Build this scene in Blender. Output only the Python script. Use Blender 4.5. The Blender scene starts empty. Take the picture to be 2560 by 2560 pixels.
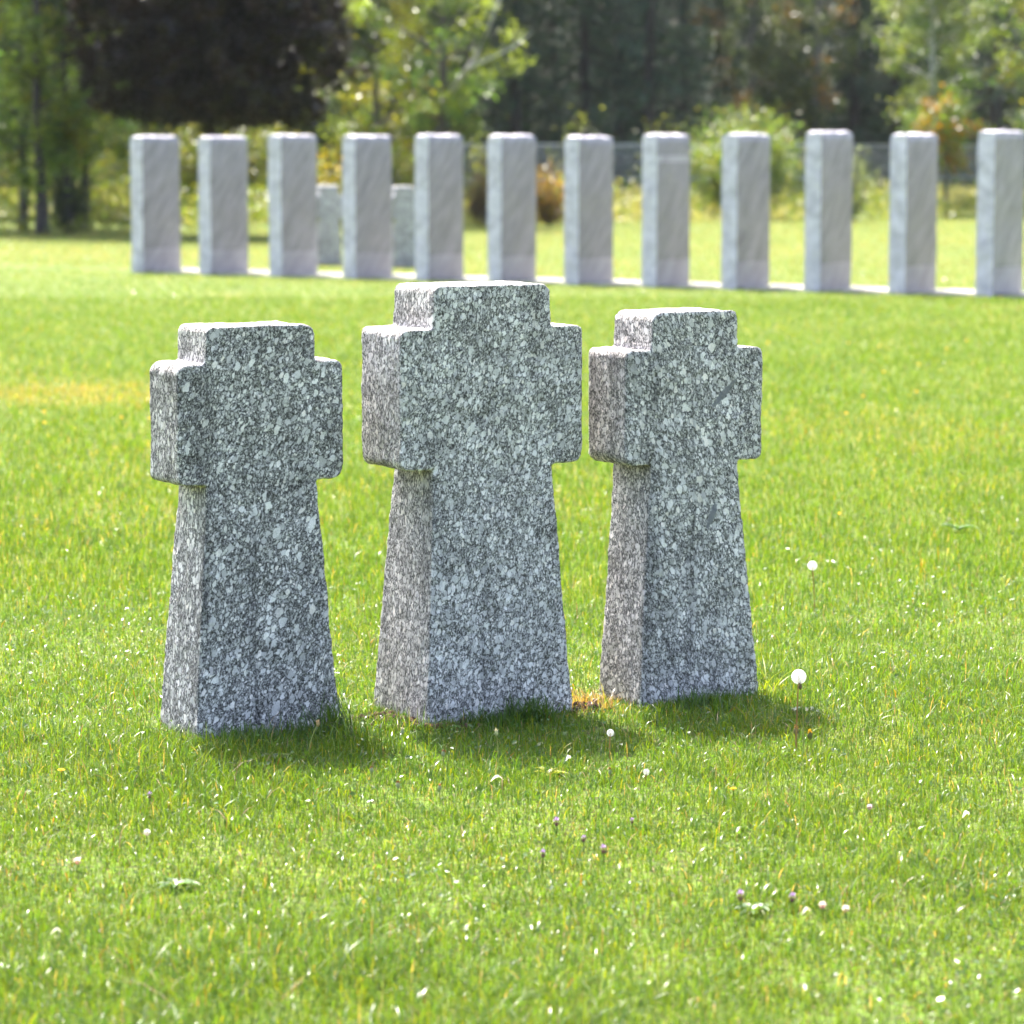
import bpy, bmesh, math, random
import numpy as np
from mathutils import Vector, noise as mnoise

# ------------------------------------------------------------------ scene, camera, light
sc = bpy.context.scene
C = sc.collection
F_PX, HORIZON = 7500.0, 390.0            # focal length and horizon in pixels of the 2560 px photograph
EYE = 1.6
PITCH = math.atan((1280 - HORIZON) / F_PX)
CP, SP = math.cos(PITCH), math.sin(PITCH)
rs = np.random.RandomState(7)
random.seed(7)

def ray(px, py):
    u, v = (px - 1280) / F_PX, (py - 1280) / F_PX
    return np.array([u, CP - v * SP, -SP - v * CP])
def ground(px, py):
    r = ray(px, py)
    t = EYE / -r[2]
    return np.array([r[0] * t, r[1] * t])
def at_depth(px, py, Y):
    r = ray(px, py)
    t = Y / r[1]
    return np.array([r[0] * t, Y, EYE + r[2] * t])

cam_d = bpy.data.cameras.new('camera')
cam = bpy.data.objects.new('camera', cam_d); C.objects.link(cam)
cam.location = (0, 0, EYE)
cam.rotation_euler = (math.pi / 2 - PITCH, 0, 0)
cam_d.sensor_width = 36.0
cam_d.lens = 36.0 * F_PX / 2560
cam_d.clip_start, cam_d.clip_end = 0.1, 3000
cam_d.dof.use_dof = True
cam_d.dof.focus_distance = 8.45
cam_d.dof.aperture_fstop = 4.1
sc.camera = cam

SUN_EL = math.radians(60)
SUN_AZ = math.radians(-19.5)               # from +Y (away from the camera) towards the left
sun_dir = Vector((math.sin(SUN_AZ) * math.cos(SUN_EL), math.cos(SUN_AZ) * math.cos(SUN_EL), math.sin(SUN_EL)))
sd = bpy.data.lights.new('sun', 'SUN'); sd.energy = 3.25; sd.angle = math.radians(0.53); sd.color = (1, 0.955, 0.88)
so = bpy.data.objects.new('sun', sd); C.objects.link(so)
so.location = (-20, 40, 60)
so.rotation_euler = sun_dir.to_track_quat('Z', 'Y').to_euler()

w = bpy.data.worlds.new('World'); sc.world = w; w.use_nodes = True
wn = w.node_tree; wn.nodes.clear()
sky = wn.nodes.new('ShaderNodeTexSky'); sky.sky_type = 'NISHITA'; sky.sun_disc = False
sky.sun_elevation = SUN_EL; sky.sun_rotation = SUN_AZ % (2 * math.pi)
sky.air_density = 0.8; sky.dust_density = 5.0; sky.ozone_density = 1.0
bg = wn.nodes.new('ShaderNodeBackground'); bg.inputs[1].default_value = 0.15
wo = wn.nodes.new('ShaderNodeOutputWorld')
wn.links.new(sky.outputs[0], bg.inputs[0]); wn.links.new(bg.outputs[0], wo.inputs[0])

sc.view_settings.view_transform = 'Standard'; sc.view_settings.look = 'None'
sc.view_settings.gamma = 1; sc.view_settings.use_curve_mapping = False
sc.view_settings.exposure = 2.33
cy = sc.cycles
cy.max_bounces = 7; cy.diffuse_bounces = 4; cy.glossy_bounces = 2; cy.transmission_bounces = 4; cy.transparent_max_bounces = 6
cy.caustics_reflective = False; cy.caustics_refractive = False
cy.sample_clamp_indirect = 6.0
try:
    cy.use_denoising = True; cy.denoiser = 'OPENIMAGEDENOISE'
    cy.denoising_input_passes = 'RGB_ALBEDO_NORMAL'; cy.denoising_prefilter = 'ACCURATE'
except Exception:
    pass

# ------------------------------------------------------------------ helpers
def tag(o, label=None, cat=None, group=None, kind=None):
    if label: o['label'] = label
    if cat: o['category'] = cat
    if group: o['group'] = group
    if kind: o['kind'] = kind
    return o
def link(name, me, parent=None):
    o = bpy.data.objects.new(name, me); C.objects.link(o)
    if parent: o.parent = parent
    return o
def empty(name, loc, rz=0):
    o = bpy.data.objects.new(name, None); C.objects.link(o)
    o.empty_display_size = 0.2
    o.location = loc; o.rotation_euler = (0, 0, rz)
    return o
def copy_tree(o, parent=None):
    c = o.copy(); C.objects.link(c); c.parent = parent
    for ch in list(o.children):
        copy_tree(ch, c)
    return c

def mesh_np(name, V, quads=None, tris=None, cols=None, mat=None, smooth=False):
    """one mesh from numpy arrays; cols is one RGB per vertex"""
    me = bpy.data.meshes.new(name)
    V = np.asarray(V, np.float32)
    parts, starts, tot = [], [], 0
    if quads is not None and len(quads):
        q = np.asarray(quads, np.int32); parts.append(q.ravel()); starts.append(np.arange(len(q), dtype=np.int32) * 4); tot = q.size
    if tris is not None and len(tris):
        t = np.asarray(tris, np.int32); parts.append(t.ravel()); starts.append(np.arange(len(t), dtype=np.int32) * 3 + tot)
    loops = np.concatenate(parts); starts = np.concatenate(starts)
    me.vertices.add(len(V)); me.vertices.foreach_set('co', V.ravel())
    me.loops.add(len(loops)); me.loops.foreach_set('vertex_index', loops)
    me.polygons.add(len(starts)); me.polygons.foreach_set('loop_start', starts)
    if smooth:
        me.polygons.foreach_set('use_smooth', np.ones(len(starts), bool))
    if cols is not None:
        a = me.attributes.new('tint', 'FLOAT_COLOR', 'POINT')
        c4 = np.ones((len(V), 4), np.float32); c4[:, :np.shape(cols)[-1]] = cols
        a.data.foreach_set('color', c4.ravel())
    me.update(calc_edges=True); me.validate()
    if mat: me.materials.append(mat)
    return me

class Soup:
    """collects pieces of numpy geometry for one mesh"""
    def __init__(s): s.V, s.Q, s.T, s.C, s.n = [], [], [], [], 0
    def add(s, V, quads=None, tris=None, cols=(1, 1, 1)):
        V = np.asarray(V, float)
        if quads is not None and len(quads): s.Q.append(np.asarray(quads, int) + s.n)
        if tris is not None and len(tris): s.T.append(np.asarray(tris, int) + s.n)
        c = np.asarray(cols, float)
        if c.ndim == 1: c = np.tile(c, (len(V), 1))
        if c.shape[1] == 3: c = np.hstack([c, np.ones((len(c), 1))])
        s.C.append(c); s.V.append(V); s.n += len(V)
    def tube(s, pts, radii, sides=7, col=(1, 1, 1)):
        pts = np.asarray(pts, float); n = len(pts)
        d = np.gradient(pts, axis=0); d /= np.linalg.norm(d, axis=1)[:, None] + 1e-9
        ref = np.where(np.abs(d[:, 2:3]) > .9, np.array([[1., 0, 0]]), np.array([[0, 0, 1.]]))
        a = np.cross(d, ref); a /= np.linalg.norm(a, axis=1)[:, None] + 1e-9
        b = np.cross(d, a)
        an = np.arange(sides) * 2 * math.pi / sides
        ring = pts[:, None] + np.asarray(radii)[:, None, None] * (np.cos(an)[None, :, None] * a[:, None] + np.sin(an)[None, :, None] * b[:, None])
        V = ring.reshape(-1, 3)
        i, j = np.meshgrid(np.arange(n - 1), np.arange(sides), indexing='ij')
        j2 = (j + 1) % sides
        q = np.stack([i * sides + j, i * sides + j2, (i + 1) * sides + j2, (i + 1) * sides + j], -1).reshape(-1, 4)
        s.add(V, q, None, col)
    def box(s, lo, hi, col=(1, 1, 1)):
        (x0, y0, z0), (x1, y1, z1) = lo, hi
        V = [(x0, y0, z0), (x1, y0, z0), (x1, y1, z0), (x0, y1, z0), (x0, y0, z1), (x1, y0, z1), (x1, y1, z1), (x0, y1, z1)]
        s.add(V, [(0, 3, 2, 1), (4, 5, 6, 7), (0, 1, 5, 4), (1, 2, 6, 5), (2, 3, 7, 6), (3, 0, 4, 7)], None, col)
    def leaves(s, P, size, cols, aspect=.55, droop=0.0, flat=.5, rng=rs):
        """folded rhombus leaves at points P"""
        n = len(P)
        sz = np.broadcast_to(size, (n,)) * rng.uniform(.6, 1.35, n)
        nm = rng.normal(size=(n, 3)); nm[:, 2] = np.abs(nm[:, 2]) + flat
        nm /= np.linalg.norm(nm, axis=1)[:, None]
        t = rng.normal(size=(n, 3)); t[:, 2] -= droop
        t -= nm * (t * nm).sum(1)[:, None]; t /= np.linalg.norm(t, axis=1)[:, None] + 1e-9
        b = np.cross(nm, t)
        L, W = sz[:, None], (sz * aspect)[:, None]
        f = rng.uniform(.02, .3, n)[:, None] * W
        V = np.stack([P - t * L * .5, P + b * W * .5 + nm * f, P + t * L * .5 - nm * f * .4, P - b * W * .5 + nm * f], 1).reshape(-1, 3)
        k = np.arange(n) * 4
        T = np.stack([np.stack([k, k + 1, k + 2], 1), np.stack([k, k + 2, k + 3], 1)], 1).reshape(-1, 3)
        s.add(V, None, T, np.repeat(cols, 4, axis=0))
    def mesh(s, name, mat, smooth=False):
        return mesh_np(name, np.concatenate(s.V), np.concatenate(s.Q) if s.Q else None, np.concatenate(s.T) if s.T else None,
                       np.concatenate(s.C), mat, smooth)

def vnoise(x, y, seed=0):
    """2-D value noise in 0..1"""
    xi, yi = np.floor(x).astype(np.int64), np.floor(y).astype(np.int64)
    fx, fy = x - xi, y - yi
    fx, fy = fx * fx * (3 - 2 * fx), fy * fy * (3 - 2 * fy)
    def h(a, b):
        k = (a * 374761393 + b * 668265263 + seed * 982451653) & 0x7fffffff
        k = ((k ^ (k >> 13)) * 1274126177) & 0x7fffffff
        return ((k ^ (k >> 16)) & 0xffff) / 65535.0
    return (h(xi, yi) * (1 - fx) + h(xi + 1, yi) * fx) * (1 - fy) + (h(xi, yi + 1) * (1 - fx) + h(xi + 1, yi + 1) * fx) * fy

# ------------------------------------------------------------------ materials
def new_mat(name):
    m = bpy.data.materials.new(name); m.use_nodes = True
    nt = m.node_tree; nt.nodes.clear()
    out = nt.nodes.new('ShaderNodeOutputMaterial')
    return m, nt, out
def N(nt, t, **kw):
    n = nt.nodes.new(t)
    for k, v in kw.items(): setattr(n, k, v)
    return n
def setin(n, **kw):
    for k, v in kw.items(): n.inputs[k.replace('_', ' ')].default_value = v
def ramp(nt, fac, stops, interp='LINEAR'):
    r = N(nt, 'ShaderNodeValToRGB'); r.color_ramp.interpolation = interp
    e = r.color_ramp.elements
    while len(e) < len(stops): e.new(.5)
    for el, (p, c) in zip(e, stops):
        el.position = p; el.color = (*c, 1) if len(c) == 3 else c
    nt.links.new(fac, r.inputs[0])
    return r.outputs[0]
def mixc(nt, fac, a, b, mode='MIX'):
    m = N(nt, 'ShaderNodeMix'); m.data_type = 'RGBA'; m.blend_type = mode
    for sock, v in ((m.inputs[0], fac), (m.inputs[6], a), (m.inputs[7], b)):
        if isinstance(v, (int, float)): sock.default_value = v
        elif isinstance(v, tuple): sock.default_value = (*v, 1)
        else: nt.links.new(v, sock)
    return m.outputs[2]
def math_n(nt, op, a, b=None, clamp=False):
    m = N(nt, 'ShaderNodeMath', operation=op); m.use_clamp = clamp
    for i, v in enumerate((a, b)):
        if v is None: continue
        if isinstance(v, (int, float)): m.inputs[i].default_value = v
        else: nt.links.new(v, m.inputs[i])
    return m.outputs[0]
def smooth(nt, v, lo, hi):
    m = N(nt, 'ShaderNodeMapRange', interpolation_type='SMOOTHSTEP'); m.clamp = True
    nt.links.new(v, m.inputs[0])
    for i, x in ((1, lo), (2, hi)):
        if isinstance(x, (int, float)): m.inputs[i].default_value = x
        else: nt.links.new(x, m.inputs[i])
    return m.outputs[0]

def leaf_mat(name, rough=.45, trans=.45, tcol=(1.25, 1.2, .45), spec=.5, waxy=False):
    m, nt, out = new_mat(name)
    at = N(nt, 'ShaderNodeAttribute', attribute_name='tint')
    p = N(nt, 'ShaderNodeBsdfPrincipled'); setin(p, Roughness=rough); p.inputs['Specular IOR Level'].default_value = spec
    tr = N(nt, 'ShaderNodeBsdfTranslucent')
    mx = N(nt, 'ShaderNodeMixShader'); mx.inputs[0].default_value = trans
    tc = mixc(nt, 1.0, at.outputs[0], tcol, 'MULTIPLY')
    if waxy:
        nt.links.new(math_n(nt, 'MULTIPLY', at.outputs['Alpha'], spec), p.inputs['Specular IOR Level'])
    nt.links.new(at.outputs[0], p.inputs['Base Color']); nt.links.new(tc, tr.inputs[0])
    nt.links.new(p.outputs[0], mx.inputs[1]); nt.links.new(tr.outputs[0], mx.inputs[2]); nt.links.new(mx.outputs[0], out.inputs[0])
    return m
def tint_mat(name, rough=.7, spec=.3):
    m, nt, out = new_mat(name)
    at = N(nt, 'ShaderNodeAttribute', attribute_name='tint')
    tc = N(nt, 'ShaderNodeTexCoord')
    no = N(nt, 'ShaderNodeTexNoise'); setin(no, Scale=14.0, Detail=5.0); nt.links.new(tc.outputs['Object'], no.inputs[0])
    k = ramp(nt, no.outputs[0], [(.3, (.55, .55, .55)), (.7, (1.25, 1.25, 1.25))])
    col = mixc(nt, 1.0, at.outputs[0], k, 'MULTIPLY')
    p = N(nt, 'ShaderNodeBsdfPrincipled'); setin(p, Roughness=rough); p.inputs['Specular IOR Level'].default_value = spec
    nt.links.new(col, p.inputs['Base Color']); nt.links.new(p.outputs[0], out.inputs[0])
    return m

def granite(name, big_scale, big_share, dark, mid, light, tilt, small_share, scars=False):
    """porphyritic granite: pale stretched crystals in a dark grained matrix"""
    m, nt, out = new_mat(name)
    tc = N(nt, 'ShaderNodeTexCoord'); oi = N(nt, 'ShaderNodeObjectInfo')
    mp = N(nt, 'ShaderNodeMapping'); nt.links.new(tc.outputs['Object'], mp.inputs[0])
    mp.inputs['Rotation'].default_value = (0, math.radians(tilt), 0)
    sh = N(nt, 'ShaderNodeVectorMath', operation='SCALE'); sh.inputs[0].default_value = (3.1, 5.7, 2.3); nt.links.new(oi.outputs['Random'], sh.inputs[3])
    add = N(nt, 'ShaderNodeVectorMath', operation='ADD'); nt.links.new(mp.outputs[0], add.inputs[0]); nt.links.new(sh.outputs[0], add.inputs[1])
    # wobble
    wn_ = N(nt, 'ShaderNodeTexNoise'); setin(wn_, Scale=70.0, Detail=3.0); nt.links.new(add.outputs[0], wn_.inputs[0])
    wc = N(nt, 'ShaderNodeVectorMath', operation='SUBTRACT'); wc.inputs[1].default_value = (.5, .5, .5); nt.links.new(wn_.outputs['Color'], wc.inputs[0])
    ws = N(nt, 'ShaderNodeVectorMath', operation='SCALE'); ws.inputs[3].default_value = .016; nt.links.new(wc.outputs[0], ws.inputs[0])
    pos = N(nt, 'ShaderNodeVectorMath', operation='ADD'); nt.links.new(add.outputs[0], pos.inputs[0]); nt.links.new(ws.outputs[0], pos.inputs[1])
    w2 = N(nt, 'ShaderNodeTexNoise'); setin(w2, Scale=6.0, Detail=2.0); nt.links.new(add.outputs[0], w2.inputs[0])      # slow swirl of the flow direction
    w2c = N(nt, 'ShaderNodeVectorMath', operation='SUBTRACT'); w2c.inputs[1].default_value = (.5, .5, .5); nt.links.new(w2.outputs['Color'], w2c.inputs[0])
    w2s = N(nt, 'ShaderNodeVectorMath', operation='SCALE'); w2s.inputs[3].default_value = .03; nt.links.new(w2c.outputs[0], w2s.inputs[0])
    pos2 = N(nt, 'ShaderNodeVectorMath', operation='ADD'); nt.links.new(pos.outputs[0], pos2.inputs[0]); nt.links.new(w2s.outputs[0], pos2.inputs[1])
    st = N(nt, 'ShaderNodeVectorMath', operation='MULTIPLY'); st.inputs[1].default_value = (1, 1, .62); nt.links.new(pos2.outputs[0], st.inputs[0])
    def crystals(scale, share, seed):
        off = N(nt, 'ShaderNodeVectorMath', operation='ADD'); off.inputs[1].default_value = (seed, seed * 1.7, seed * .6); nt.links.new(st.outputs[0], off.inputs[0])
        v = N(nt, 'ShaderNodeTexVoronoi', feature='F1'); setin(v, Scale=scale, Randomness=1.0); nt.links.new(off.outputs[0], v.inputs[0])
        e = N(nt, 'ShaderNodeTexVoronoi', feature='DISTANCE_TO_EDGE'); setin(e, Scale=scale, Randomness=1.0); nt.links.new(off.outputs[0], e.inputs[0])
        sep = N(nt, 'ShaderNodeSeparateColor'); nt.links.new(v.outputs['Color'], sep.inputs[0])
        pick = smooth(nt, sep.outputs[0], 1 - share - .02, 1 - share + .02)
        rad = math_n(nt, 'ADD', math_n(nt, 'MULTIPLY', sep.outputs[1], .24), .30)
        body = math_n(nt, 'SUBTRACT', 1.0, smooth(nt, v.outputs['Distance'], math_n(nt, 'SUBTRACT', rad, .04), rad))
        body = math_n(nt, 'MULTIPLY', body, smooth(nt, e.outputs['Distance'], .01, .07))
        return math_n(nt, 'MULTIPLY', body, pick), sep.outputs[2]
    n1 = N(nt, 'ShaderNodeTexNoise'); setin(n1, Scale=210.0, Detail=5.0, Roughness=.75); nt.links.new(st.outputs[0], n1.inputs[0])
    n2 = N(nt, 'ShaderNodeTexNoise'); setin(n2, Scale=12.0, Detail=4.0, Roughness=.6); nt.links.new(add.outputs[0], n2.inputs[0])
    base = ramp(nt, n1.outputs[0], [(.395, dark), (.485, mid), (.59, tuple(.72 * x for x in light))])
    # thin dark veins between the grains
    e2 = N(nt, 'ShaderNodeTexVoronoi', feature='DISTANCE_TO_EDGE'); setin(e2, Scale=big_scale * 2.1, Randomness=1.0); nt.links.new(st.outputs[0], e2.inputs[0])
    base = mixc(nt, math_n(nt, 'SUBTRACT', .75, smooth(nt, e2.outputs['Distance'], .0, .09), True), base, tuple(.8 * x for x in dark))
    s_m, s_r = crystals(big_scale * 1.9, small_share, 4.3)
    b_m, b_r = crystals(big_scale, big_share, 0.0)
    c3_m, c3_r = crystals(big_scale * .72, big_share * .35, 9.1)
    lo, hi = tuple(.58 * x for x in light), light
    fine = N(nt, 'ShaderNodeTexNoise'); setin(fine, Scale=420.0, Detail=2.0); nt.links.new(add.outputs[0], fine.inputs[0])
    fk = ramp(nt, fine.outputs[0], [(.36, (.70, .70, .70)), (.50, (1, 1, 1))])
    def crystal_col(r):
        return mixc(nt, 1.0, ramp(nt, r, [(0, lo), (.75, hi), (1, (hi[0] * 1.0, hi[1] * .96, hi[2] * .92))]), fk, 'MULTIPLY')
    col = mixc(nt, math_n(nt, 'MULTIPLY', s_m, .92), base, crystal_col(s_r))
    col = mixc(nt, b_m, col, crystal_col(b_r))
    col = mixc(nt, c3_m, col, crystal_col(c3_r))
    # large, soft weather stains of the stone
    col = mixc(nt, 1.0, col, ramp(nt, n2.outputs[0], [(.3, (.68, .68, .67)), (.62, (1.06, 1.06, 1.06))]), 'MULTIPLY')
    sk = N(nt, 'ShaderNodeVectorMath', operation='MULTIPLY'); sk.inputs[1].default_value = (16, 16, 1.3); nt.links.new(tc.outputs['Object'], sk.inputs[0])
    n3 = N(nt, 'ShaderNodeTexNoise'); setin(n3, Scale=1.0, Detail=5.0, Roughness=.65); nt.links.new(sk.outputs[0], n3.inputs[0])
    col = mixc(nt, 1.0, col, ramp(nt, n3.outputs[0], [(.32, (.52, .52, .53)), (.46, (1, 1, 1))]), 'MULTIPLY')      # rain streaks
    n4 = N(nt, 'ShaderNodeTexNoise'); setin(n4, Scale=26.0, Detail=6.0, Roughness=.7); nt.links.new(tc.outputs['Object'], n4.inputs[0])
    col = mixc(nt, math_n(nt, 'MULTIPLY', smooth(nt, n4.outputs[0], .60, .72), .55), col, (.12, .125, .075))          # thin algae and lichen
    if scars:                                    # two smooth grey scars on the front of one stone
        for (x, z, ang, ln, wd) in ((.078, .905, 43, .062, .0105), (.040, .548, 66, .045, .0115)):
            sm = N(nt, 'ShaderNodeMapping', vector_type='TEXTURE'); nt.links.new(tc.outputs['Object'], sm.inputs[0])
            sm.inputs['Location'].default_value = (x, -.11, z); sm.inputs['Rotation'].default_value = (0, -math.radians(ang), 0); sm.inputs['Scale'].default_value = (ln, .06, wd)
            wb = N(nt, 'ShaderNodeVectorMath', operation='SCALE'); wb.inputs[3].default_value = .9; nt.links.new(wc.outputs[0], wb.inputs[0])
            av = N(nt, 'ShaderNodeVectorMath', operation='ADD'); nt.links.new(sm.outputs[0], av.inputs[0]); nt.links.new(wb.outputs[0], av.inputs[1])
            le = N(nt, 'ShaderNodeVectorMath', operation='LENGTH'); nt.links.new(av.outputs[0], le.inputs[0])
            col = mixc(nt, math_n(nt, 'SUBTRACT', .9, smooth(nt, le.outputs['Value'], .75, 1.1), True), col, (.16, .16, .172))
    p = N(nt, 'ShaderNodeBsdfPrincipled'); setin(p, Roughness=.75); p.inputs['Specular IOR Level'].default_value = .3
    nt.links.new(col, p.inputs['Base Color'])
    bp = N(nt, 'ShaderNodeBump'); setin(bp, Strength=.8, Distance=.004); nt.links.new(n1.outputs[0], bp.inputs['Height']); nt.links.new(bp.outputs[0], p.inputs['Normal'])
    nt.links.new(p.outputs[0], out.inputs[0])
    return m

def gneiss(name, k=1.0, rough=.7):
    m, nt, out = new_mat(name)
    tc = N(nt, 'ShaderNodeTexCoord'); oi = N(nt, 'ShaderNodeObjectInfo')
    mp = N(nt, 'ShaderNodeMapping'); nt.links.new(tc.outputs['Object'], mp.inputs[0]); mp.inputs['Rotation'].default_value = (0, math.radians(50), 0)
    sh = N(nt, 'ShaderNodeVectorMath', operation='SCALE'); sh.inputs[0].default_value = (13, 7, 9); nt.links.new(oi.outputs['Random'], sh.inputs[3])
    add = N(nt, 'ShaderNodeVectorMath', operation='ADD'); nt.links.new(mp.outputs[0], add.inputs[0]); nt.links.new(sh.outputs[0], add.inputs[1])
    st = N(nt, 'ShaderNodeVectorMath', operation='MULTIPLY'); st.inputs[1].default_value = (1.5, 4, 9); nt.links.new(add.outputs[0], st.inputs[0])
    n1 = N(nt, 'ShaderNodeTexNoise'); setin(n1, Scale=1.6, Detail=6.0, Roughness=.6); nt.links.new(st.outputs[0], n1.inputs[0])
    n2 = N(nt, 'ShaderNodeTexNoise'); setin(n2, Scale=60.0, Detail=3.0); nt.links.new(add.outputs[0], n2.inputs[0])
    col = ramp(nt, n1.outputs[0], [(.3, (.23 * k, .215 * k, .24 * k)), (.5, (.335 * k, .316 * k, .345 * k)), (.72, (.43 * k, .41 * k, .44 * k))])
    col = mixc(nt, 1.0, col, ramp(nt, n2.outputs[0], [(.3, (.82, .82, .82)), (.7, (1.12, 1.12, 1.12))]), 'MULTIPLY')
    p = N(nt, 'ShaderNodeBsdfPrincipled'); setin(p, Roughness=rough)
    nt.links.new(col, p.inputs['Base Color']); nt.links.new(p.outputs[0], out.inputs[0])
    return m

M_GRASS = leaf_mat('grass_blade', rough=.30, trans=.5, tcol=(1.55, 1.42, .36), spec=.7, waxy=True)
M_LEAF = leaf_mat('leaf', rough=.3, trans=.52, tcol=(1.5, 1.5, .6))
M_DARKLEAF = leaf_mat('copper_leaf', rough=.4, trans=.14, tcol=(1.8, 1.0, .5), spec=.25)
M_NEEDLE = leaf_mat('needle', rough=.6, trans=.15, tcol=(1.1, 1.1, .5), spec=.3)
M_BARK = tint_mat('bark', .9, .15)
M_STEM = tint_mat('stem', .6, .3)
M_PETAL = leaf_mat('petal', rough=.6, trans=.35, tcol=(1.1, 1.05, .9), spec=.2)
M_FLUFF = leaf_mat('fluff', rough=.8, trans=.5, tcol=(1.05, 1.05, 1.05), spec=.1)
M_SOIL = tint_mat('soil', .95, .1)
M_METAL = tint_mat('galvanised_steel', .5, .5)
M_STONE_L = granite('granite_coarse', 61, .42, (.034, .030, .026), (.148, .141, .135), (.885, .84, .795), -24, .58)
M_STONE_M = granite('granite_dense', 78, .62, (.042, .036, .030), (.172, .164, .155), (.885, .84, .795), -14, .74)
M_STONE_R = granite('granite_pebbled', 71, .60, (.042, .036, .031), (.172, .164, .156), (.885, .835, .795), 18, .70, scars=True)
M_STONE_F = granite('granite_far', 48, .5, (.16, .16, .165), (.33, .32, .325), (.66, .64, .62), -10, .5)
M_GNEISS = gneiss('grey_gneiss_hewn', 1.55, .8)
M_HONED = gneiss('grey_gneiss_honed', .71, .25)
M_REFL_BAND = gneiss('grey_gneiss_reflection', .84, .4)  # paler low band: reflection of the sunlit ground put into the stone colour
M_VEIN = gneiss('grey_gneiss_vein', 1.0, .3)

# ------------------------------------------------------------------ ground
def lawn_edge(x):                        # distance of the far lawn edge at a given x
    return 67.5 + 0.73 * x
def patch(x, y):
    """how dry / yellow the lawn is, 0..1 (patches on the ground itself)"""
    a = vnoise(x * .55 + 3, y * .28, 1) * .6 + vnoise(x * 1.7, y * 1.1, 2) * .4
    d = np.clip((a - .58) * 3.0, 0, 1) * .24
    gx, gy = ground(190, 985)
    d = np.maximum(d, np.exp(-(((x - gx) / 1.1) ** 2 + ((y - gy) / 1.15) ** 2) ** 2) * (.45 + .55 * vnoise(x * 6, y * 4, 5)))
    gx, gy = ground(1475, 1765)
    d = np.maximum(d, np.exp(-(((x - gx) / .13) ** 2 + ((y - gy) / .16) ** 2)))
    far = np.clip((y - 36 + .63 * x) / 6, 0, 1)
    return np.maximum(d, far * (.35 + .4 * vnoise(x * .5, y * .35, 8)))

m, nt, out = new_mat('lawn_soil')
tc = N(nt, 'ShaderNodeTexCoord')
n1 = N(nt, 'ShaderNodeTexNoise'); setin(n1, Scale=.7, Detail=6.0); nt.links.new(tc.outputs['Object'], n1.inputs[0])
n2 = N(nt, 'ShaderNodeTexNoise'); setin(n2, Scale=45.0, Detail=5.0, Roughness=.7); nt.links.new(tc.outputs['Object'], n2.inputs[0])
c1 = ramp(nt, n1.outputs[0], [(.35, (.10, .18, .02)), (.6, (.15, .21, .026)), (.75, (.2, .21, .04))])
c2 = mixc(nt, ramp(nt, n2.outputs[0], [(.42, (0, 0, 0)), (.6, (1, 1, 1))]), (.055, .05, .022), c1)
p = N(nt, 'ShaderNodeBsdfPrincipled'); setin(p, Roughness=.9); p.inputs['Specular IOR Level'].default_value = .1
nt.links.new(c2, p.inputs['Base Color']); nt.links.new(p.outputs[0], out.inputs[0])
M_GROUND = m
gnd = link('ground', mesh_np('ground', [(-500, -60, 0), (500, -60, 0), (500, 700, 0), (-500, 700, 0)], [(0, 1, 2, 3)], mat=M_GROUND))
tag(gnd, 'lawn ground of the cemetery running back to the wood', kind='structure')

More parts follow.
